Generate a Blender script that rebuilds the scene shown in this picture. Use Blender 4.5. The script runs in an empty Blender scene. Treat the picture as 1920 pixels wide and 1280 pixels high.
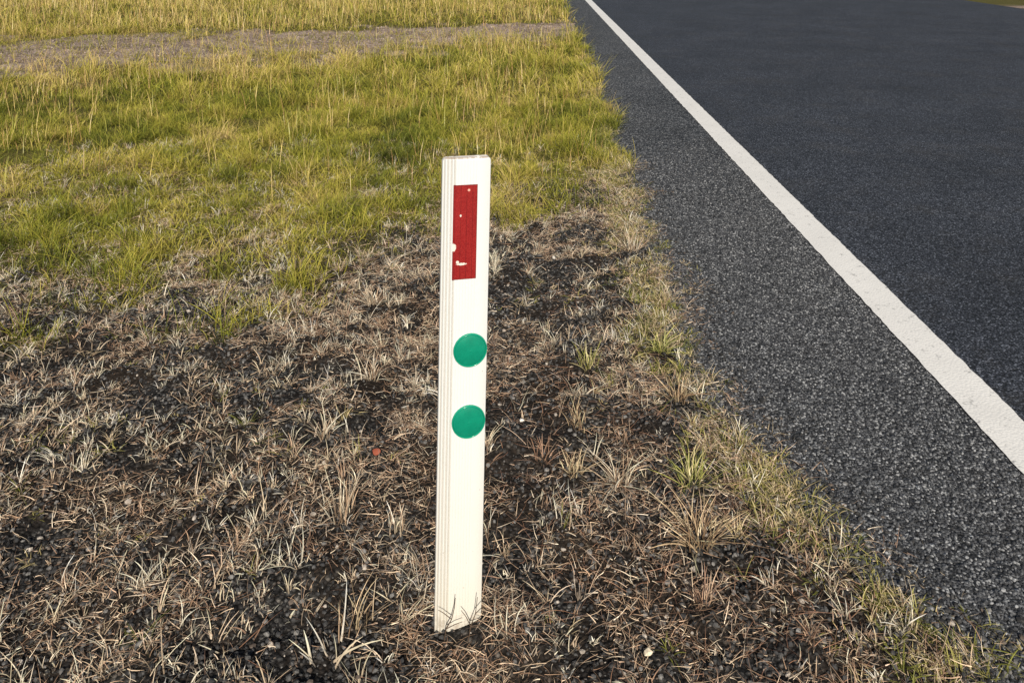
import bpy, math, numpy as np
R = math.radians
C = bpy.context.scene.collection
PI = math.pi

# ------------------------------------------------------------------ camera
H0, F, TH, PY0 = 1.47, 1500.0, R(4.5), -2.0
cam_d = bpy.data.cameras.new('camera'); cam = bpy.data.objects.new('camera', cam_d); C.objects.link(cam)
cam.location = (0, 0, H0); cam.rotation_euler = (PI/2 - TH, 0, 0)
cam_d.sensor_width = 36; cam_d.lens = 36*F/1920; cam_d.shift_y = -(640-PY0)/1920
cam_d.clip_start = 0.05; cam_d.clip_end = 2000
bpy.context.scene.camera = cam
def at(px, py, z=0.0):
    cx, cy = (px-960)/F, -(py-PY0)/F
    d = (cx, math.cos(TH)+cy*math.sin(TH), -math.sin(TH)+cy*math.cos(TH))
    t = (z-H0)/d[2]
    return d[0]*t, d[1]*t
bx_, by_ = at(860, 1168)

# ------------------------------------------------------------------ light
sc = bpy.context.scene
sc.view_settings.view_transform = 'Standard'
SUN_EL, SX, SY = R(32), 0.09, -1.0       # low sun behind the viewer
w = bpy.data.worlds.new("World"); sc.world = w; w.use_nodes = True
nt = w.node_tree; sky = nt.nodes.new('ShaderNodeTexSky'); sky.sky_type = 'NISHITA'; sky.sun_disc = False
sky.sun_elevation = SUN_EL; sky.sun_rotation = math.atan2(SX, SY)
nt.links.new(sky.outputs[0], nt.nodes['Background'].inputs[0]); nt.nodes['Background'].inputs[1].default_value = 0.05
sl = bpy.data.lights.new('sun', 'SUN'); so = bpy.data.objects.new('sun', sl); C.objects.link(so)
sl.energy = 5.0; sl.angle = R(0.5); sl.color = (1.0, 0.91, 0.77)
from mathutils import Vector
sdir = Vector((SX, SY, 0)).normalized()*math.cos(SUN_EL) + Vector((0, 0, math.sin(SUN_EL)))
so.rotation_euler = sdir.to_track_quat('Z', 'Y').to_euler(); so.location = (4, -3, 6)

# ------------------------------------------------------------------ noise + terrain
def hsh(i, j, s):
    v = np.sin(i*127.1 + j*311.7 + s*74.7)*43758.5453
    return v - np.floor(v)
def vn(x, y, sc_, s=0):
    x = np.asarray(x, float)/sc_; y = np.asarray(y, float)/sc_
    xi, yi = np.floor(x), np.floor(y); fx, fy = x-xi, y-yi
    fx = fx*fx*(3-2*fx); fy = fy*fy*(3-2*fy)
    a = hsh(xi, yi, s)*(1-fx)+hsh(xi+1, yi, s)*fx
    b = hsh(xi, yi+1, s)*(1-fx)+hsh(xi+1, yi+1, s)*fx
    return a*(1-fy)+b*fy
def ss(a, b, x):
    t = np.clip((x-a)/(b-a), 0, 1); return t*t*(3-2*t)
EY = [-150, 0.5, 1.3, 1.575, 1.85, 2.16, 2.56, 3.15, 3.87, 4.9, 6.9, 11, 15.75, 40, 400]
EX = [-2.0, .92, .92, .87, .77, .66, .59, .59, .63, .70, .79, .955, 1.07, 1.55, 7.6]
def edge(Y):
    Y = np.asarray(Y, float)
    return np.interp(Y, EY, EX) + .10*(vn(Y, Y*0+3, .3, 1)-.5) + .05*(vn(Y, Y*0+9, .09, 2)-.5) + .02*(vn(Y, Y*0+5, .03, 6)-.5)
def line_x(Y): return 1.44 + .0166*np.asarray(Y, float)
def gz(X, Y):
    X = np.asarray(X, float); Y = np.asarray(Y, float)
    v = .040*(vn(X, Y, .55, 3)-.5) + .044*(vn(X, Y, .16, 4)-.5) + .032*(vn(X, Y, .06, 5)-.5)
    q = np.exp(-((X-bx_)**2+(Y-by_)**2)/.12**2)
    v = v*(1-.8*q) - .006*q + .030*np.exp(-((X-bx_-.075)**2+(Y-by_+.015)**2)/.05**2)
    d = edge(Y) - X
    v = v*ss(0, .25, d) - .002
    v = np.where(d > -.01, v*1.0, -.03)
    d2 = X - (line_x(Y) + 8.6)
    return np.where(d2 > 0, 0.0, v)
def gzr(X, Y): return np.maximum(gz(X, Y), np.where(X > edge(Y)-.02, 0, -1))
GBX = [-12, -3, -1.6, -.93, -.75, -.55, -.4, -.09, .44, .8]
GBY = [3.6, 3.5, 3.45, 3.40, 3.55, 3.85, 4.15, 4.3, 4.55, 4.8]
def green(X, Y):
    b = np.interp(X, GBX, GBY) + .6*(vn(X, Y, .45, 7)-.5) + .8*(vn(X, Y, .13, 8)-.5)
    return ss(-.38, .32, Y-b)
def drive(X, Y):
    w_ = 1.2*(vn(X, Y, .7, 9)-.5) + 1.0*(vn(X, Y, .22, 10)-.5) + .8*(vn(X, Y, .08, 13)-.5)
    lo = np.interp(X, [-30, -2.5, 1.2], [0.0, 9.45, 11.7])
    lo = np.where(X < -2.5, 9.45+(X+2.5)*.35, lo) + w_
    hi = 13.3+.29*X + 1.1*(vn(X, Y, .5, 11)-.5)+.6*(vn(X, Y, .15, 12)-.5)
    return ss(-.45, .45, Y-lo)*ss(-.4, .4, hi-Y)

# ------------------------------------------------------------------ material helpers
class NT:
    def __init__(s, name):
        s.m = bpy.data.materials.new(name); s.m.use_nodes = True; s.t = s.m.node_tree
        s.b = s.t.nodes['Principled BSDF']; s.out = s.t.nodes['Material Output']
        s.co = s.n('ShaderNodeTexCoord').outputs['Object']
    def n(s, ty, **k):
        nd = s.t.nodes.new(ty)
        for a, v in k.items(): setattr(nd, a, v)
        return nd
    def l(s, a, b): s.t.links.new(a, b)
    def put(s, sock, v):
        if isinstance(v, bpy.types.NodeSocket): s.l(v, sock)
        elif isinstance(v, (tuple, list)) and len(v) == 3 and sock.type == 'RGBA': sock.default_value = (*v, 1)
        else: sock.default_value = v
    def math(s, op, a, b=0.0, c=None, clamp=False):
        nd = s.n('ShaderNodeMath', operation=op); nd.use_clamp = clamp
        s.put(nd.inputs[0], a); s.put(nd.inputs[1], b)
        if c is not None: s.put(nd.inputs[2], c)
        return nd.outputs[0]
    def noise(s, scale, det=4, rough=.6, vec=None):
        nd = s.n('ShaderNodeTexNoise'); nd.inputs['Scale'].default_value = scale
        nd.inputs['Detail'].default_value = det; nd.inputs['Roughness'].default_value = rough
        s.l(vec or s.co, nd.inputs['Vector']); return nd.outputs['Fac']
    def voro(s, scale, vec=None, feature='F1'):
        nd = s.n('ShaderNodeTexVoronoi'); nd.feature = feature; nd.inputs['Scale'].default_value = scale
        s.l(vec or s.co, nd.inputs['Vector']); return nd
    def ramp(s, f, stops):
        nd = s.n('ShaderNodeValToRGB'); s.l(f, nd.inputs[0]); e = nd.color_ramp.elements
        while len(e) < len(stops): e.new(.5)
        for i, (p, c) in enumerate(stops):
            e[i].position = p; e[i].color = (*c, 1) if len(c) == 3 else c
        return nd.outputs[0]
    def mix(s, f, a, b, bt='MIX'):
        nd = s.n('ShaderNodeMix', data_type='RGBA', blend_type=bt)
        s.put(nd.inputs[0], f); s.put(nd.inputs[6], a); s.put(nd.inputs[7], b); return nd.outputs[2]
    def bump(s, h, strength=.5, dist=.01):
        nd = s.n('ShaderNodeBump'); nd.inputs['Strength'].default_value = strength; nd.inputs['Distance'].default_value = dist
        s.l(h, nd.inputs['Height']); s.l(nd.outputs[0], s.b.inputs['Normal']); return nd
    def set(s, **k):
        for a, v in k.items(): s.put(s.b.inputs[a.replace('_', ' ')], v)

def g3(v): return (v, v, v)

def mat_asphalt(name, scale, lo, mid, hi, strength):
    s = NT(name)
    v = s.voro(scale); sep = s.n('ShaderNodeSeparateColor'); s.l(v.outputs['Color'], sep.inputs[0])
    c = s.ramp(sep.outputs[0], [(0, lo), (.55, mid), (.86, hi), (1, tuple(x*2.2 for x in hi))])
    gap = s.ramp(v.outputs['Distance'], [(.35, g3(1)), (.75, g3(.15))])
    c = s.mix(1.0, c, gap, 'MULTIPLY')
    big = s.ramp(s.noise(1.1, 7, .65), [(.3, g3(.72)), (.7, g3(1.3))])
    c = s.mix(1.0, c, big, 'MULTIPLY')
    dust = s.ramp(s.noise(2.3, 8, .7), [(.5, g3(0)), (.75, g3(.18))])
    c = s.mix(dust, c, (.14, .125, .105))
    s.set(Base_Color=c, Roughness=.64)
    s.b.inputs['Specular IOR Level'].default_value = .5
    hgt = s.math('ADD', s.math('MULTIPLY', v.outputs['Distance'], -1.0), s.math('MULTIPLY', sep.outputs[1], .5))
    s.bump(hgt, strength, .006)
    return s.m
M_shoulder = mat_asphalt('chip_seal', 115, (.022, .024, .029), (.100, .106, .120), (.24, .25, .265), 1.0)
M_lane = mat_asphalt('lane_asphalt', 140, (.020, .023, .032), (.052, .059, .080), (.10, .112, .14), .6)

def mat_line():
    s = NT('worn_white_paint')
    v = s.voro(110)
    wear = s.ramp(s.math('ADD', s.noise(28, 6, .7), s.math('MULTIPLY', v.outputs['Distance'], .15)), [(.66, g3(0)), (.78, g3(.7))])
    c = s.mix(wear, (.90, .895, .88), (.24, .24, .24))
    d = s.ramp(s.noise(5, 4), [(.35, g3(.93)), (.65, g3(1))])
    c = s.mix(1.0, c, d, 'MULTIPLY')
    s.set(Base_Color=c, Roughness=.55); s.bump(s.math('MULTIPLY', v.outputs['Distance'], -1.0), .3, .003)
    return s.m
M_line = mat_line()

def mat_ground():
    s = NT('verge_soil')
    at_ = s.n('ShaderNodeAttribute', attribute_name='zone'); sep = s.n('ShaderNodeSeparateColor'); s.l(at_.outputs['Color'], sep.inputs[0])
    v = s.voro(100); vs = s.n('ShaderNodeSeparateColor'); s.l(v.outputs['Color'], vs.inputs[0])
    stone = s.ramp(vs.outputs[0], [(0, (.012, .012, .013)), (.6, (.038, .037, .038)), (.9, (.10, .097, .093)), (1, (.25, .23, .21))])
    gap = s.ramp(v.outputs['Distance'], [(.35, g3(1)), (.7, g3(.2))])
    stone = s.mix(1.0, stone, gap, 'MULTIPLY')
    soil = s.ramp(s.noise(60, 6, .75), [(.3, (.008, .006, .005)), (.55, (.025, .019, .015)), (.8, (.09, .066, .05))])
    dry = s.mix(s.ramp(s.noise(3.2, 5, .6), [(.42, g3(0)), (.58, g3(1))]), stone, soil)  # dark stone and soil, toned down further to stand in for shade between tufts
    thatch = s.ramp(s.noise(45, 6, .75), [(.3, (.03, .032, .008)), (.55, (.12, .11, .03)), (.8, (.32, .26, .10))])
    c = s.mix(sep.outputs[0], dry, thatch)
    v2 = s.voro(45); v2s = s.n('ShaderNodeSeparateColor'); s.l(v2.outputs['Color'], v2s.inputs[0])
    drv = s.ramp(s.math('ADD', s.math('MULTIPLY', v2s.outputs[0], .35), s.math('MULTIPLY', s.noise(2.2, 7, .75), .85)),
                 [(.3, (.10, .075, .065)), (.55, (.30, .225, .19)), (.8, (.48, .39, .34))])
    c = s.mix(sep.outputs[1], c, drv)
    s.set(Base_Color=c, Roughness=.9); s.b.inputs['Specular IOR Level'].default_value = .2
    hgt = s.math('ADD', s.math('MULTIPLY', v.outputs['Distance'], -.7), s.noise(50, 5))
    s.bump(hgt, 1.0, .010)
    return s.m
M_ground = mat_ground()

def mat_col(name, transl=.25, rough=.6, spec=.3, var=40):
    s = NT(name)
    a = s.n('ShaderNodeAttribute', attribute_name='Col')
    d = s.ramp(s.noise(var, 3), [(.3, g3(.7)), (.7, g3(1.2))])
    c = s.mix(1.0, a.outputs['Color'], d, 'MULTIPLY')
    s.set(Base_Color=c, Roughness=rough); s.b.inputs['Specular IOR Level'].default_value = spec
    if transl:
        tr = s.n('ShaderNodeBsdfTranslucent'); s.l(c, tr.inputs[0])
        mx = s.n('ShaderNodeMixShader'); mx.inputs[0].default_value = transl
        s.l(s.b.outputs[0], mx.inputs[1]); s.l(tr.outputs[0], mx.inputs[2]); s.l(mx.outputs[0], s.out.inputs[0])
    return s.m
M_grass = mat_col('green_grass_blade', .2)
M_straw = mat_col('dry_grass_blade', .04, .42, .55)
M_stone = mat_col('loose_stone', 0, .65, .45, 150)

# ------------------------------------------------------------------ mesh helpers
def raw_mesh(name, V, Fq, mat, col=None, smooth=False, k=None):
    me = bpy.data.meshes.new(name); n = Fq.shape[1]
    me.vertices.add(len(V)); me.vertices.foreach_set('co', V.astype(np.float32).ravel())
    me.loops.add(Fq.size); me.loops.foreach_set('vertex_index', Fq.astype(np.int32).ravel())
    me.polygons.add(len(Fq)); me.polygons.foreach_set('loop_start', np.arange(0, Fq.size, n, dtype=np.int32))
    me.polygons.foreach_set('use_smooth', np.full(len(Fq), smooth))
    me.update(calc_edges=True); me.validate()
    if col is not None:
        a = me.color_attributes.new(k or 'Col', 'FLOAT_COLOR', 'POINT')
        a.data.foreach_set('color', np.concatenate([col, np.ones((len(col), 1))], 1).astype(np.float32).ravel())
    me.materials.append(mat)
    o = bpy.data.objects.new(name, me); C.objects.link(o); return o

def blades(name, P, head, L, a, b, c, d, curl, wd, col, mat, segs=4, tw=None, rng=None, floor=True, tipcol=None):
    N = len(P); t = np.linspace(0, 1, segs+1)[None, :]
    e = lambda q: (np.zeros(N)+q)[:, None]
    hx, hy = np.cos(head)[:, None], np.sin(head)[:, None]
    hor = e(L)*(e(a)*t + e(b)*t*t); ver = e(L)*(e(c)*t - e(d)*t*t); lat = e(L)*e(curl)*t*t
    X = P[:, 0:1] + hx*hor - hy*lat; Y = P[:, 1:2] + hy*hor + hx*lat; Z = P[:, 2:3] + ver
    if floor: Z = np.maximum(Z, P[:, 2:3] + .0012 + .002*t)
    tw = e(0 if tw is None else tw)
    wv = e(wd)*.5*(1 - t)**.65 + e(wd)*.05
    wx, wy, wz = -hy*np.cos(tw)*wv, hx*np.cos(tw)*wv, np.sin(tw)*wv
    A = np.stack([X-wx, Y-wy, Z-wz], -1); B = np.stack([X+wx, Y+wy, Z+wz], -1)
    V = np.stack([A, B], 2).reshape(-1, 3)
    base = (np.arange(N)*(segs+1)*2)[:, None] + (np.arange(segs)*2)[None, :]
    Fq = np.stack([base, base+1, base+3, base+2], -1).reshape(-1, 4)
    cc = np.repeat(col, (segs+1)*2, 0)
    if tipcol is not None:
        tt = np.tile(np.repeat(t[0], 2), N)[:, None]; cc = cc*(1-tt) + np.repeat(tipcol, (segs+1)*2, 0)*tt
    return raw_mesh(name, V, Fq, mat, cc, True)

def tag(o, label=None, cat=None, group=None, kind=None):
    if label: o['label'] = label
    if cat: o['category'] = cat
    if group: o['group'] = group
    if kind: o['kind'] = kind
    return o
def pick(rng, pal, n, wts=None, jit=.2):
    pal = np.array(pal); i = rng.choice(len(pal), n, p=wts)
    return pal[i]*(1+jit*(rng.random((n, 1))*2-1))

# ------------------------------------------------------------------ ground
def graded(parts):
    out = []
    for a, b, st in parts: out.append(np.arange(a, b-1e-6, st))
    out.append([parts[-1][1]]); return np.concatenate(out)
gx = graded([(-600, -60, 60), (-60, -13, 4), (-13, -3, .12), (-3, 1.4, .02), (1.4, 12, .6), (12, 60, 6), (60, 600, 60)])
gy = graded([(-200, -10, 20), (-10, 1, .8), (1, 5.6, .02), (5.6, 20, .08), (20, 60, 3), (60, 900, 60)])
GX, GY = np.meshgrid(gx, gy); GZ = gz(GX, GY)
V = np.stack([GX, GY, GZ], -1).reshape(-1, 3)
nx, ny = len(gx), len(gy)
ii = (np.arange(ny-1)[:, None]*nx + np.arange(nx-1)[None, :]).ravel()
Fq = np.stack([ii, ii+1, ii+nx+1, ii+nx], -1)
zc = np.stack([green(GX, GY), drive(GX, GY), GX*0], -1).reshape(-1, 3)
tag(raw_mesh('ground', V, Fq, M_ground, zc, True, 'zone'), kind='structure')

def strip(name, fl, fr, ys, z, mat, nacross=1, skirt=0):
    L, Rr = fl(ys), fr(ys); cols = []
    if skirt: cols.append(np.stack([L-.006, ys, ys*0+z-skirt], -1))
    for k in range(nacross+1):
        u = k/nacross; cols.append(np.stack([L*(1-u)+Rr*u, ys, ys*0+z], -1))
    V = np.stack(cols, 1); n = V.shape[1]; m = len(ys)
    i = (np.arange(m-1)[:, None]*n + np.arange(n-1)[None, :]).ravel()
    return raw_mesh(name, V.reshape(-1, 3), np.stack([i, i+1, i+n+1, i+n], -1), mat)
ys = graded([(-150, 0, 5), (0, 8, .015), (8, 22, .05), (22, 60, 2), (60, 600, 20)])
tag(strip('road_shoulder', edge, line_x, ys, 0.0, M_shoulder, 1, .03), kind='structure')
tag(strip('road', line_x, lambda y: line_x(y)+8.6, ys, 0.0, M_lane, 1), kind='structure')
hw = .075
tag(strip('road_edge_line', lambda y: line_x(y)-hw+.006*(vn(y, y*0, .03, 21)-.5), lambda y: line_x(y)+hw+.006*(vn(y, y*0, .03, 22)-.5), ys, .004, M_line), kind='structure')

# ------------------------------------------------------------------ single tuft data (placed on the ground, kept clear of the grass mass)
BL = [(.92, .79, .62), (.84, .68, .50), (.56, .40, .27)]
ST = [(.84, .67, .43), (.70, .52, .32), (.42, .28, .17)]
GY_ = [(.48, .47, .13), (.32, .35, .09), (.72, .62, .32)]
RB = [(.60, .39, .27), (.46, .28, .19), (.76, .55, .39)]
TUFTS = [
(1158, 900, 90, .090, 1.3, BL, 'wide spreading bleached tuft right of the lower green disc', 101, .0030),
(1312, 1016, 130, .125, 1.0, ST, 'large straw coloured tuft by the shoulder, right of the post foot', 102, .0032),
(1104, 692, 54, .100, .6, GY_, 'slim green tipped tuft right of the upper green disc', 103, .0034),
(1085, 804, 50, .090, .7, ST, 'thin pale tuft just above the wide bleached tuft', 104, .0030),
(648, 966, 60, .120, .45, BL, 'tall bleached tuft standing left of the post, below disc height', 105, .0038),
(742, 1008, 36, .075, .4, BL, 'small upright pale tuft between the tall bleached tuft and the post', 106, .0034),
(694, 706, 56, .085, .9, BL, 'short pale tuft left of the upper green disc', 107, .0038),
(1298, 908, 110, .100, 1.0, GY_, 'yellow green clump on the shoulder edge above the large straw tuft', 108, .0032),
(668, 1168, 40, .110, .7, ST, 'sparse tuft of long curved blades low on the left of the post', 109, .0028),
(1240, 658, 110, .085, 1.1, GY_, 'low green clump where the verge meets the asphalt', 110, .0032),
(606, 812, 56, .090, .8, BL, 'stubby bleached tuft farthest left of the lower green disc', 111, .0038),
(1020, 864, 50, .080, .8, RB, 'small reddish brown tuft close right of the lower disc', 112, .0030),
(1272, 752, 80, .090, .8, ST, 'pale dry tuft on the asphalt edge between two green clumps', 113, .0034),
(1182, 470, 90, .105, .8, BL, 'pale tan tuft at the shoulder edge level with the red strip', 114, .0042),
(1320, 1138, 54, .080, .8, RB, 'low brown tuft right of the post foot under the large straw tuft', 115, .0028),
(615, 1228, 16, .115, .8, BL, 'few broad pale blades in the bottom left foreground', 116, .005),
(1075, 886, 54, .075, .9, ST, 'short straw tuft between the reddish tuft and the wide bleached tuft', 117, .0028),
(700, 566, 70, .090, .9, BL, 'pale tuft left of the post just under the red strip', 118, .0042),
]
TP = np.array([at(t[0], t[1]) for t in TUFTS])
def clear(X, Y, r=.055):
    k = np.ones(len(X), bool)
    for (a, b), t in zip(TP, TUFTS):
        k &= (X-a)**2+((Y+.02-b)*.7)**2 > (r*t[3]/.08)**2
    return k & ~((np.abs(X-bx_) < .075) & (Y > by_-.10) & (Y < by_+.035))

# ------------------------------------------------------------------ stones
t_ = (1+5**.5)/2
ICO = np.array([(-1, t_, 0), (1, t_, 0), (-1, -t_, 0), (1, -t_, 0), (0, -1, t_), (0, 1, t_), (0, -1, -t_), (0, 1, -t_), (t_, 0, -1), (t_, 0, 1), (-t_, 0, -1), (-t_, 0, 1)])/np.sqrt(1+t_*t_)
ICF = np.array([(0, 11, 5), (0, 5, 1), (0, 1, 7), (0, 7, 10), (0, 10, 11), (1, 5, 9), (5, 11, 4), (11, 10, 2), (10, 7, 6), (7, 1, 8), (3, 9, 4), (3, 4, 2), (3, 2, 6), (3, 6, 8), (3, 8, 9), (4, 9, 5), (2, 4, 11), (6, 2, 10), (8, 6, 7), (9, 8, 1)])
def stones(name, P, r, col, rng, flat=.65):
    N = len(P)
    v = ICO[None]*(1+.45*(rng.random((N, 12, 1))-.5))
    s3 = np.stack([1+.35*(rng.random(N)-.5), .75+.35*(rng.random(N)-.5), flat+.3*(rng.random(N)-.5)], -1)
    v = v*s3[:, None, :]*r[:, None, None]
    ax = (rng.random(N)-.5)*.9; an = rng.random(N)*2*PI
    y, z = v[..., 1]*np.cos(ax)[:, None]-v[..., 2]*np.sin(ax)[:, None], v[..., 1]*np.sin(ax)[:, None]+v[..., 2]*np.cos(ax)[:, None]
    x = v[..., 0]
    X = x*np.cos(an)[:, None]-y*np.sin(an)[:, None]; Y = x*np.sin(an)[:, None]+y*np.cos(an)[:, None]
    V = np.stack([X, Y, z], -1)+P[:, None, :]
    Fq = (ICF[None]+(np.arange(N)*12)[:, None, None]).reshape(-1, 3)
    return raw_mesh(name, V.reshape(-1, 3), Fq, M_stone, np.repeat(col, 12, 0))
GREY = [(.025, .025, .026), (.050, .050, .052), (.095, .094, .094), (.19, .185, .18), (.12, .095, .078), (.46, .41, .36)]
rng = np.random.default_rng(5)
def scatter(n, x0, x1, y0, y1, dens, rng, fan=True):
    X = rng.uniform(x0, x1, n); Y = rng.uniform(y0, y1, n)
    k = rng.random(n) < dens(X, Y)
    if fan: k &= np.abs(X) < .70*Y+.5
    return X[k], Y[k]
def d_grav(X, Y):
    n = vn(X, Y, .35, 31)*.6+vn(X, Y, .1, 32)*.4
    e = edge(Y)-X
    return (.25+.75*ss(.34, .58, n+.16*ss(-.3, .3, X)))*(1-green(X, Y))*ss(-.22, .02, e+.1*vn(X, Y, .15, 33))
X, Y = scatter(150000, -3.2, 1.15, 1.15, 5.4, d_grav, rng)
r = .0022+.0062*rng.random(len(X))**2.5
tag(stones('gravel', np.stack([X, Y, np.where(X > edge(Y)-.02, .0, gz(X, Y))+r*(.1+.45*rng.random(len(X)))], -1), r, pick(rng, GREY, len(X), [.31, .3, .2, .08, .09, .02]), rng), kind='stuff', label='loose dark gravel strewn between the dry grass on the verge', cat='gravel')
X, Y = scatter(140000, .5, 1.5, 1.1, 6.5, lambda x, y: (x > edge(y)) & (x < line_x(y)-.08) & (rng.random(len(x)) > ss(2.8, 6.2, y)), rng, False)
r = .0021+.0034*rng.random(len(X))
tag(stones('road_chippings', np.stack([X, Y, X*0+r*.1], -1), r, pick(rng, [(.024, .026, .031), (.065, .069, .078), (.135, .142, .155), (.30, .31, .325)], len(X), [.36, .31, .22, .11]), rng, .55), kind='stuff', label='coarse grey stone chippings set in the road shoulder', cat='chippings')
X, Y = scatter(40000, -11, 1.1, 8, 15, lambda x, y: drive(x, y)*.4*(x < edge(y)), rng)
r = .005+.010*rng.random(len(X))**2
tag(stones('driveway_gravel', np.stack([X, Y, gz(X, Y)+r*.1], -1), r, pick(rng, [(.17, .13, .11), (.31, .24, .20), (.46, .38, .33)], len(X)), rng), kind='stuff', label='pinkish brown gravel of the track crossing the verge', cat='gravel')

# ------------------------------------------------------------------ grass masses
PALE = [(.94, .79, .60), (.80, .61, .43), (.54, .36, .24), (.33, .205, .135), (.13, .085, .06), (.48, .39, .30)]
rng = np.random.default_rng(11)
def d_lit(X, Y):
    n = vn(X, Y, .28, 41)*.5+vn(X, Y, .08, 42)*.5
    near = (1-ss(1.9, 2.3, Y))*ss(.7, .4, X)*ss(-.5, -.15, X)
    e = edge(Y)-X
    return (.10+.90*ss(.43, .63, n+.10*near-.05*ss(-.1, .1, X)*ss(.6, .4, X)*ss(1.9, 2.2, Y)+.05*ss(3.2, 4.2, Y)))*(1-.5*green(X, Y))*ss(-.15, .05, e+.08*vn(X, Y, .12, 43))
X, Y = scatter(280000, -3.2, 1.1, 1.15, 5.2, d_lit, rng); n = len(X)
k = ~((np.abs(X-bx_) < .06) & (Y > by_-.05) & (Y < by_+.03)) & (clear(X, Y, .035) | (rng.random(n) < .3)); X, Y = X[k], Y[k]; n = len(X)
P = np.stack([X, Y, gzr(X, Y)+.001+.013*rng.random(n)], -1)
el = rng.random(n)**1.5*1.1
L = .008+.046*rng.random(n)**2.2
lc = pick(rng, PALE, n, [.16, .20, .23, .20, .14, .07], .3)
tag(blades('straw_litter', P, rng.random(n)*2*PI, L, np.cos(el), 0, np.sin(el), np.sin(el)*.8*rng.random(n), (rng.random(n)-.5)*1.0, .0008+.0012*rng.random(n)**2, lc, M_straw, 3, rng.random(n)*PI), kind='stuff', label='brown straw litter lying over the gravel of the verge', cat='dry grass')
def clumps(rng, cx, cy, per, rad, Lm, Lv, out=.6):
    k = rng.poisson(per, len(cx))+2; idx = np.repeat(np.arange(len(cx)), k); n = len(idx)
    a = rng.random(n)*2*PI; rr = np.repeat(rad*(.5+rng.random(len(cx))), k)*rng.random(n)
    X = cx[idx]+np.cos(a)*rr; Y = cy[idx]+np.sin(a)*rr
    size = np.repeat(.35+1.05*rng.random(len(cx))**2.0, k)
    return idx, X, Y, a+rng.normal(0, 1.1, n), (Lm+Lv*rng.random(n))*size
def d_st(X, Y):
    n = vn(X, Y, .35, 51)*.45+vn(X, Y, .10, 52)*.55
    e = edge(Y)-X
    return (.06+.94*ss(.46, .62, n+.12*ss(0, -.5, X)+.28*ss(.22, .03, e)-.07*ss(-.1, .2, X)*ss(.6, .4, X)+.05*ss(3.2, 4.2, Y)))*(1-green(X, Y)*.5)*(e > -.06*vn(X, Y, .1, 53))
cx, cy = scatter(15500, -3.2, 1.05, 1.15, 5.6, d_st, rng); k = clear(cx, cy); cx, cy = cx[k], cy[k]
idx, X, Y, hd, L = clumps(rng, cx, cy, 9, .016, .016, .052); n = len(X)
ccol = pick(rng, PALE, len(cx), [.46, .31, .12, .05, .02, .04], .15)[idx]*(1+.4*(rng.random((n, 1))-.5))
P = np.stack([X, Y, gzr(X, Y)-.002], -1)
sp = rng.random(n)
tag(blades('dry_stubble', P, hd, L, .1+.6*sp, .4*rng.random(n), 1-.5*sp, .35*rng.random(n), (rng.random(n)-.5)*.9, .0012+.0022*rng.random(n)**1.4, ccol*.5, M_straw, 4, (rng.random(n)-.5)*1.6, tipcol=np.minimum(ccol*1.25, .95)), kind='stuff', label='short bleached grass stubble growing through the gravel', cat='dry grass')  # roots darkened, tips lightened: shade at the stubble's foot painted into the blades
def d_sp(X, Y): return ss(.42, .65, vn(X, Y, .35, 61))*(.14+.9*ss(.25, .03, edge(Y)-X)+.5*ss(2.8, 4.2, Y))*(edge(Y)-X > -.08*vn(X, Y, .1, 62))
cx, cy = scatter(7500, -1.8, 1.05, 1.5, 6.5, d_sp, rng)
fy = rng.uniform(1.45, 9.5, 4200); fx = edge(fy)-.055+.06*rng.normal(0, 1, 4200)*(.6+.8*vn(fy, fy*0, .5, 63)); kk = rng.random(4200) < .4+.6*ss(.3, .5, vn(fx, fy, .22, 64))
cx = np.concatenate([cx, fx[kk]]); cy = np.concatenate([cy, fy[kk]]); k = clear(cx, cy); cx, cy = cx[k], cy[k]
idx, X, Y, hd, L = clumps(rng, cx, cy, 10, .018, .015, .045); n = len(X)
ccol = pick(rng, [(.27, .28, .06), (.46, .43, .13), (.17, .19, .05), (.64, .53, .26), (.78, .63, .40)], len(cx), [.20, .25, .13, .22, .20])[idx]
sp = rng.random(n)
tag(blades('green_sprigs', np.stack([X, Y, gzr(X, Y)-.002], -1), hd, L, .2+.6*sp, .3, 1-.6*sp, .3, (rng.random(n)-.5)*.6, .0016+.0014*rng.random(n), ccol*.6, M_grass, 4, (rng.random(n)-.5), tipcol=ccol*1.2), kind='stuff', label='yellow green weeds fringing the edge of the asphalt', cat='grass')  # sprig bases coloured darker as painted shade

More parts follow.
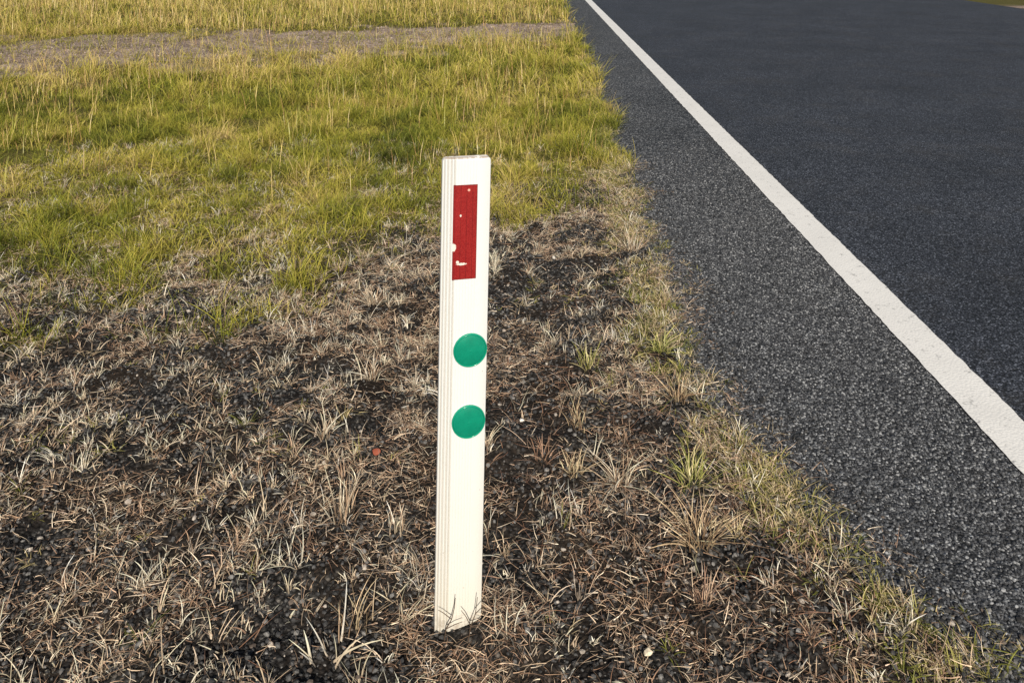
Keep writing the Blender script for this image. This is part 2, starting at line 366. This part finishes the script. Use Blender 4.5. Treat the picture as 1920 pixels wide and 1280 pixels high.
# green sward
GRN = [(.155, .185, .024), (.27, .29, .036), (.46, .43, .06), (.64, .54, .12), (.76, .58, .25), (.055, .075, .012)]
def sward(name, n0, y0, y1, wmul, hmul, seed, label, x0=-14):
    rng = np.random.default_rng(seed)
    def dn(X, Y):
        e = edge(Y)-X
        return green(X, Y)**.7*(1-.86*drive(X, Y))*(e > -.12*vn(X, Y, .12, 3))*(.34+.66*ss(.34, .58, vn(X, Y, .3, 71)*.35+vn(X, Y, .1*hmul**.5, 72)*.65))
    X, Y = scatter(n0, max(x0, -.72*y1-.6), 1.3, y0, y1, dn, rng); n = len(X)
    br = ss(.6, .8, vn(X, Y, 1.1, 76))*.16
    tone = np.clip(vn(X, Y, .7, 73)*.4+vn(X, Y, .14, 74)*.6+.42*(rng.random(n)-.5)+ss(4.5, 10, Y)*.14+br, 0, .999)
    k = np.array([5, 0, 0, 1, 1, 2, 2, 3, 3, 4])[(tone*10).astype(int)]
    col = np.array(GRN)[k]*(1+.3*(rng.random((n, 1))-.5))
    hm = .45+.45*vn(X, Y, .5, 75)+1.2*ss(.48, .8, vn(X, Y, .12*hmul**.5, 72))
    L = (.022+.065*rng.random(n))*hm*hmul
    sp = rng.random(n)
    return tag(blades(name, np.stack([X, Y, gzr(X, Y)-.003], -1), rng.random(n)*2*PI, L, .1+.6*sp, .45*rng.random(n), 1-.5*sp, .35*rng.random(n), (rng.random(n)-.5)*.9, (.0018+.0019*rng.random(n))*wmul, col*.36, M_grass, 4, (rng.random(n)-.5)*1.2, tipcol=col*1.35), kind='stuff', label=label, cat='grass')  # dark roots paint the shaded gaps low in the sward
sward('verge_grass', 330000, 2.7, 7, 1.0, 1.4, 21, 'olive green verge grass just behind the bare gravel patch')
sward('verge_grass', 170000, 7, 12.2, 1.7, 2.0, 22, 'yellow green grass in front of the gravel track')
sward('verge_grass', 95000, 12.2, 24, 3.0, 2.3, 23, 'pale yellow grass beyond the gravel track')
rng = np.random.default_rng(31)
def d_stalk(X, Y): return green(X, Y)*(1-.85*drive(X, Y))*ss(4.0, 5.6, Y)*(X < edge(Y)-.08)*(.16+.84*ss(.42, .68, vn(X, Y, .8, 81)*.5+vn(X, Y, .2, 82)*.5))
X, Y = scatter(58000, -14, 1.2, 4.0, 22, d_stalk, rng); n = len(X)
L = (.09+.24*rng.random(n))*(.75+.4*ss(5, 11, Y)); col = pick(rng, [(.80, .60, .26), (.70, .54, .18), (.54, .33, .14), (.44, .42, .1)], n)
tag(blades('seed_stalks', np.stack([X, Y, gz(X, Y)], -1), rng.random(n)*2*PI, L, .05+.25*rng.random(n), .35*rng.random(n), 1.0, .12, (rng.random(n)-.5)*.3, .0020+.00036*Y*rng.random(n), col, M_straw, 5), kind='stuff', label='tall straw coloured seed stalks rising above the green grass', cat='grass')

# ------------------------------------------------------------------ single tufts
def tuft(px, py, nb, h, spread, pal, label, seed, wd):
    rng = np.random.default_rng(seed); x, y = at(px, py); z = max(float(gz(x, y)), -.006)
    n = nb; a = rng.random(n)*2*PI; r = .028*rng.random(n)*(h/.08)
    P = np.stack([np.cos(a)*r, np.sin(a)*r, np.full(n, -.004)], -1)
    sp = rng.random(n)*spread; L = h*(.3+.85*rng.random(n))
    col = pick(rng, pal, n, None, .25)
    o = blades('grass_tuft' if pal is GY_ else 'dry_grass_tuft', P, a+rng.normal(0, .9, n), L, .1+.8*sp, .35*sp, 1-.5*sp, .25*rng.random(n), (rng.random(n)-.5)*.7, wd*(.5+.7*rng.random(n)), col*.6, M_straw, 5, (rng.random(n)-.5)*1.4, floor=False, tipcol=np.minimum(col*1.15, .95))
    o.location = (x, y, z)
    return tag(o, label, 'grass tuft', 'grass tufts in the gravel')
for t in TUFTS: tuft(*t)

# ------------------------------------------------------------------ the post
RIB = .0070
def mat_post():
    s = NT('white_post_plastic')
    sx = s.n('ShaderNodeSeparateXYZ'); s.l(s.co, sx.inputs[0])
    low = s.ramp(sx.outputs['Z'], [(0, g3(1)), (.12, g3(.5)), (.45, g3(.12)), (1, g3(0))])
    base = s.mix(low, (.755, .775, .79), (.75, .72, .64))
    st = s.ramp(s.noise(14, 6, .7), [(.5, g3(0)), (.8, g3(.15))])
    base = s.mix(st, base, (.62, .57, .48))
    spk = s.ramp(s.noise(160, 2, .5), [(.71, g3(0)), (.77, g3(.5))])
    base = s.mix(spk, base, (.33, .28, .22))
    dirt = s.math('MULTIPLY', s.ramp(sx.outputs['Z'], [(0.0, g3(1)), (.03, g3(0))]), s.ramp(s.noise(60, 5, .7), [(.45, g3(0)), (.62, g3(.5))]))
    base = s.mix(dirt, base, (.28, .2, .14))
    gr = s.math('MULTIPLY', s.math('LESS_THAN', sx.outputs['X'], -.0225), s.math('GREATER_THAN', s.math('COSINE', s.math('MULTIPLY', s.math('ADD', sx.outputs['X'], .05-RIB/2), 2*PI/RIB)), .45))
    base = s.mix(s.math('MULTIPLY', gr, .55), base, (.42, .39, .33))  # shade in the rib grooves painted into the base colour
    rim = s.math('MULTIPLY', s.math('MULTIPLY', s.math('GREATER_THAN', sx.outputs['Z'], 1.0135), s.math('LESS_THAN', sx.outputs['Z'], 1.0168)), s.ramp(s.noise(90, 5, .7), [(.35, g3(0)), (.5, g3(.75))]))
    base = s.mix(rim, base, (.30, .22, .16))
    s.set(Base_Color=base, Roughness=.36); s.b.inputs['Specular IOR Level'].default_value = .5
    s.bump(s.noise(220, 3), .05, .002)
    return s.m
def mat_red():
    s = NT('red_reflective_sheet')
    sx = s.n('ShaderNodeSeparateXYZ'); s.l(s.co, sx.inputs[0])
    x, z = sx.outputs['X'], sx.outputs['Z']; nz = s.math('MULTIPLY', s.math('SUBTRACT', s.noise(330, 5, .78), .5), 4.0)
    def mask(chips, rag=True):
        tot = None
        for cx, cz, a, b in chips:
            q = s.math('ADD', s.math('POWER', s.math('ABSOLUTE', s.math('DIVIDE', s.math('SUBTRACT', x, cx), a)), 2.0),
                       s.math('POWER', s.math('ABSOLUTE', s.math('DIVIDE', s.math('SUBTRACT', z, cz), b)), 2.0))
            tot = q if tot is None else s.math('MINIMUM', tot, q)
        return s.math('LESS_THAN', s.math('ADD', tot, nz) if rag else tot, 1.0)
    sp = s.ramp(s.noise(25, 5, .6), [(.35, (.27, .012, .013)), (.7, (.37, .020, .019))])
    v = s.voro(420); bands = s.mix(.40, sp, s.ramp(v.outputs['Distance'], [(0, (.50, .045, .035)), (.6, (.15, .005, .007))]))
    lines = s.ramp(s.math('COSINE', s.math('MULTIPLY', x, 2*PI/.0125)), [(.0, g3(1)), (.88, g3(1)), (1, g3(.65))])
    bands = s.mix(1.0, bands, lines, 'MULTIPLY')
    ex = s.math('GREATER_THAN', s.math('ABSOLUTE', s.math('SUBTRACT', x, (UL+UR)/2)), (UR-UL)/2-.0011)
    ez = s.math('GREATER_THAN', s.math('ABSOLUTE', s.math('SUBTRACT', z, (ZT+ZB)/2)), (ZT-ZB)/2-.0011)
    bands = s.mix(s.math('MAXIMUM', ex, ez), bands, (.14, .01, .01))
    bands = s.mix(mask([(pu(879, 356), pz(356), .0032, .0032)], False), bands, (.6, .2, .16))
    bands = s.mix(mask([(pu(879, 356), pz(356), .0016, .0016)], False), bands, (.75, .6, .5))
    s.set(Base_Color=s.mix(mask(CHIPS), bands, (.76, .72, .66)), Roughness=.35)
    s.bump(v.outputs['Distance'], .2, .001)
    return s.m
def mat_green():
    s = NT('green_reflector')
    d = s.ramp(s.noise(60, 4), [(.3, (.003, .225, .14)), (.7, (.005, .285, .175))])
    v = s.voro(500); d = s.mix(.22, d, s.ramp(v.outputs['Distance'], [(0, (.01, .36, .23)), (.6, (.002, .15, .095))]))
    s.set(Base_Color=d, Roughness=.26); s.b.inputs['Specular IOR Level'].default_value = .6; s.bump(v.outputs['Distance'], .15, .001)
    return s.m

import bmesh
post = bpy.data.objects.new('guide_post', None); C.objects.link(post)
PR, PL = R(14), R(1.36)
post.location = (bx_, by_, 0); post.rotation_euler = (0, PL, PR); post.empty_display_size = .1
tag(post, 'white ribbed roadside guide post with a red strip and two green discs', 'guide post')
HP, W2, DP = 1.017, .0505, .022
def front(u):
    y = 0.0
    if u < -.028: y += (-.028-u)*.30
    if u > .028: y += (u-.028)**2*9
    if u < -.0225: y += .0030*(.5-.5*math.cos(2*PI*(u+.05)/RIB))**1.5
    elif u < .024: y += .0005*(.5-.5*math.cos(2*PI*(u+.026)/.00625))**3
    return y
us = np.linspace(-W2+.003, W2-.003, 300); prof = []
yl, yr = front(us[0]), front(us[-1])
for k in range(6): a = PI - (PI/2)*k/6; prof.append((-W2+.003+.003*math.cos(a), yl+.003-.003*math.sin(a)))
prof += [(u, front(u)) for u in us]
for k in range(1, 7): a = PI/2 - (PI/2)*k/6; prof.append((W2-.003+.003*math.cos(a), yr+.003-.003*math.sin(a)))
prof += [(W2, DP-.003), (W2-.003, DP), (-W2+.003, DP), (-W2, DP-.003)]
bm = bmesh.new(); rings = []
for z, ins in ((-.08, 0), (.3, 0), (HP-.006, 0), (HP-.0035, .0007), (HP-.0015, .0022), (HP-.0003, .0045), (HP, .006)):
    # the outer corners of the top are rounded off as well
    rr_ = []
    for x, y in prof:
        dz = max(0.0, (abs(x)-(W2-.006))/.006)**2*.004 if z > .9 else 0
        rr_.append(bm.verts.new((x*(1-ins/W2), (y-DP/2)*(1-ins/(DP/2))+DP/2, z-dz)))
    rings.append(rr_)
n = len(prof)
for a, b in zip(rings, rings[1:]):
    for i in range(n): bm.faces.new((a[i], a[(i+1) % n], b[(i+1) % n], b[i]))
bm.faces.new(rings[-1]); bm.faces.new(rings[0][::-1])
bmesh.ops.recalc_face_normals(bm, faces=bm.faces)
def obj(name, bm, mat, parent, smooth=False):
    me = bpy.data.meshes.new(name); bm.to_mesh(me); bm.free(); me.materials.append(mat)
    if smooth:
        for p in me.polygons: p.use_smooth = True
    o = bpy.data.objects.new(name, me); C.objects.link(o); o.parent = parent; return o
obj('post_body', bm, mat_post(), post)
ZT, ZB, UL, UR = .9595, .760, -.0285, .0222
def pz(py): return ZT + (py-346)/(523-346)*(ZB-ZT)
def pu(px, py): return UL + (px-(850.5-(py-346)*.010))/44.5*(UR-UL)
CHIPS = [(pu(864, 403), pz(403), .0018, .0026), (pu(850, 462), pz(462), .0062, .009), (pu(866, 494), pz(494), .010, .0026), (pu(859, 490), pz(490), .003, .003)]
bm = bmesh.new()
tk = .0007
pf = [(UL, .0035)]+[(u, -tk) for u in np.linspace(UL, UR, 24)]+[(UR, .0015)]
lo = [bm.verts.new((x, y, ZB)) for x, y in pf]; hi = [bm.verts.new((x, y, ZT)) for x, y in pf]
for i in range(len(pf)-1): bm.faces.new((lo[i], lo[i+1], hi[i+1], hi[i]))
bm.faces.new(hi); bm.faces.new(lo[::-1])
bmesh.ops.recalc_face_normals(bm, faces=bm.faces)
o = obj('reflective_strip', bm, mat_red(), post); o['label'] = 'red reflective strip with chipped white patches'
MG = mat_green()
s_ = NT('green_reflector_rim'); s_.set(Base_Color=(.006, .30, .19), Roughness=.18); MGR = s_.m  # rim toned lighter than the disc as a painted edge highlight
def lathe(bm, pr, n=72):
    rs = []
    for r, y in pr:
        rs.append([bm.verts.new((0, y, 0))] if r == 0 else [bm.verts.new((r*math.cos(2*PI*k/n), y, r*math.sin(2*PI*k/n))) for k in range(n)])
    for a, b in zip(rs, rs[1:]):
        for k in range(n):
            k2 = (k+1) % n
            if len(a) == 1: bm.faces.new((a[0], b[k], b[k2]))
            elif len(b) == 1: bm.faces.new((a[k], a[k2], b[0]))
            else: bm.faces.new((a[k], a[k2], b[k2], b[k]))
    bmesh.ops.recalc_face_normals(bm, faces=bm.faces)
RD = .0360
for u, z in ((.0130, .6065), (.0125, .4505)):
    bm = bmesh.new(); lathe(bm, [(0, -.0080), (.0014, -.0079), (.0022, -.0071), (.008, -.0069), (.016, -.0063), (.024, -.0053), (.029, -.0044), (RD-.0034, -.0034), (RD-.0030, -.0024), (RD-.0030, .001), (0, .001)])
    d = obj('reflector_disc', bm, MG, post, True); d.location = (u, 0, z)
    m = d.modifiers.new('edges', 'EDGE_SPLIT'); m.split_angle = R(40)
    bm = bmesh.new(); lathe(bm, [(RD-.0030, -.0005), (RD-.0028, -.0038), (RD-.0018, -.0050), (RD-.0006, -.0044), (RD, -.0026), (RD, .004)])
    e = obj('disc_rim', bm, MGR, d, True)

# ------------------------------------------------------------------ weeds at the post's foot
s_ = NT('dark_stem'); s_.set(Base_Color=(.09, .06, .04), Roughness=.7); M_stem = s_.m
def stem(paths, label, loc):
    bm = bmesh.new()
    for path, r in paths:
        pts = [Vector(p) for p in path]; rs = []
        for i, p in enumerate(pts):
            t = (pts[min(i+1, len(pts)-1)]-pts[max(i-1, 0)]).normalized()
            a = t.cross(Vector((0, 1, .1))).normalized(); b = t.cross(a); q = r*(1-.6*i/len(pts))
            rs.append([bm.verts.new(p+(a*math.cos(k*PI/2.5)+b*math.sin(k*PI/2.5))*q) for k in range(5)])
        for A, B in zip(rs, rs[1:]):
            for k in range(5): bm.faces.new((A[k], A[(k+1) % 5], B[(k+1) % 5], B[k]))
    o = obj('wiry_weed', bm, M_stem, None, True); o.location = loc
    return tag(o, label, 'weed', 'wiry dead weeds at the foot of the post')
stem([([(-.03, 0, -.02), (-.024, 0, .02), (-.012, -.004, .045), (-.006, -.003, .07), (-.004, -.001, .09)], .0014), ([(-.012, -.004, .045), (-.03, -.002, .058), (-.04, 0, .062)], .001), ([(-.024, 0, .02), (-.005, .0, .03), (.01, .002, .034)], .001)], 'dark forked stem in front of the left half of the post foot', (bx_+.0, by_-.035, 0))
stem([([(.012, 0, -.02), (.02, 0, .03), (.03, .004, .055), (.034, .006, .09)], .0013), ([(.02, 0, .03), (.010, .002, .05), (.0, .004, .062)], .001), ([(.03, .004, .055), (.044, .004, .07), (.05, .0, .072)], .001), ([(.02, 0, .03), (.04, .0, .034), (.055, .0, .05)], .001)], 'dark branching stem in front of the right edge of the post foot', (bx_+.008, by_-.04, 0))
rng = np.random.default_rng(77); n = 1000
a = rng.random(n)*2*PI; rr = .03+.12*rng.random(n)
X = bx_+.03+np.cos(a)*rr*1.2; Y = by_-.03+np.sin(a)*rr
keep = ~((X > bx_-.075) & (X < bx_+.035) & (Y > by_-.045) & (Y < by_+.03)) & ~((np.abs(X-bx_) < .058) & (Y > by_-.02) & (Y < by_+.03)); X, Y = X[keep], Y[keep]; n = len(X)
el = rng.random(n)*.8
tag(blades('straw_heap', np.stack([X, Y, gz(X, Y)+.002+.01*rng.random(n)], -1), rng.random(n)*2*PI, .015+.045*rng.random(n), np.cos(el), 0, np.sin(el), np.sin(el)*.7, (rng.random(n)-.5)*.8, .0008+.0008*rng.random(n), pick(rng, PALE, n, [.10, .16, .26, .28, .13, .07]), M_straw, 4, rng.random(n)*PI), kind='stuff', label='brown straw heaped around the foot of the white post', cat='dry grass')
X, Y = scatter(8500, -1.0, .75, 1.35, 3.2, lambda x, y: (.15+.85*ss(-.12, .1, x))*ss(.45, .6, vn(x, y, .22, 91)*.6+vn(x, y, .07, 92)*.4)*(x < edge(y)-.05), rng)
k = clear(X, Y, .04); X, Y = X[k], Y[k]; n = len(X)
tag(blades('dead_stems', np.stack([X, Y, gz(X, Y)], -1), rng.random(n)*2*PI, .03+.06*rng.random(n)**1.5, .2+.9*rng.random(n), (rng.random(n)-.3)*.6, .2+.6*rng.random(n), .3*rng.random(n), (rng.random(n)-.5)*1.2, .0008+.0006*rng.random(n), pick(rng, [(.44, .24, .15), (.29, .16, .11), (.62, .44, .31), (.18, .11, .08)], n), M_straw, 5, rng.random(n)*PI), kind='stuff', label='fine reddish dead stems tangled right of the post', cat='dry grass')

# ------------------------------------------------------------------ small single things
def pebble(px, py, r, c, label, seed):
    rng = np.random.default_rng(seed); x, y = at(px, py)
    o = stones('pebble', np.zeros((1, 3)), np.array([r]), np.array([c]), rng); o.location = (x, y, float(gz(x, y))+r*.6+.010)
    tag(o, label, 'pebble', 'pale pebbles in the gravel')
pebble(978, 815, .008, (.8, .77, .73), 'small white pebble right of the lower green disc', 1)
pebble(1215, 1228, .011, (.78, .68, .52), 'cream pebble on the gravel at the lower right', 2)
pebble(1038, 495, .012, (.66, .62, .56), 'pale pebble right of the foot of the red strip', 3)
bm = bmesh.new(); vs = [bm.verts.new((.014*math.cos(t)*(1-.15*math.cos(2*t)), .009*math.sin(t), .002+.003*math.cos(2*t))) for t in np.linspace(0, 2*PI, 14, endpoint=False)]
c0 = bm.verts.new((0, 0, .0035))
for i in range(14): bm.faces.new((c0, vs[i], vs[(i+1) % 14]))
s_ = NT('red_leaf'); s_.set(Base_Color=(.34, .09, .05), Roughness=.6)
o = obj('fallen_leaf', bm, s_.m, None, True); x, y = at(705, 860); o.location = (x, y, float(gz(x, y))+.030); o.rotation_euler = (R(40), R(10), .6)
tag(o, 'small brick red leaf lying in the dry grass left of the lower disc', 'leaf')
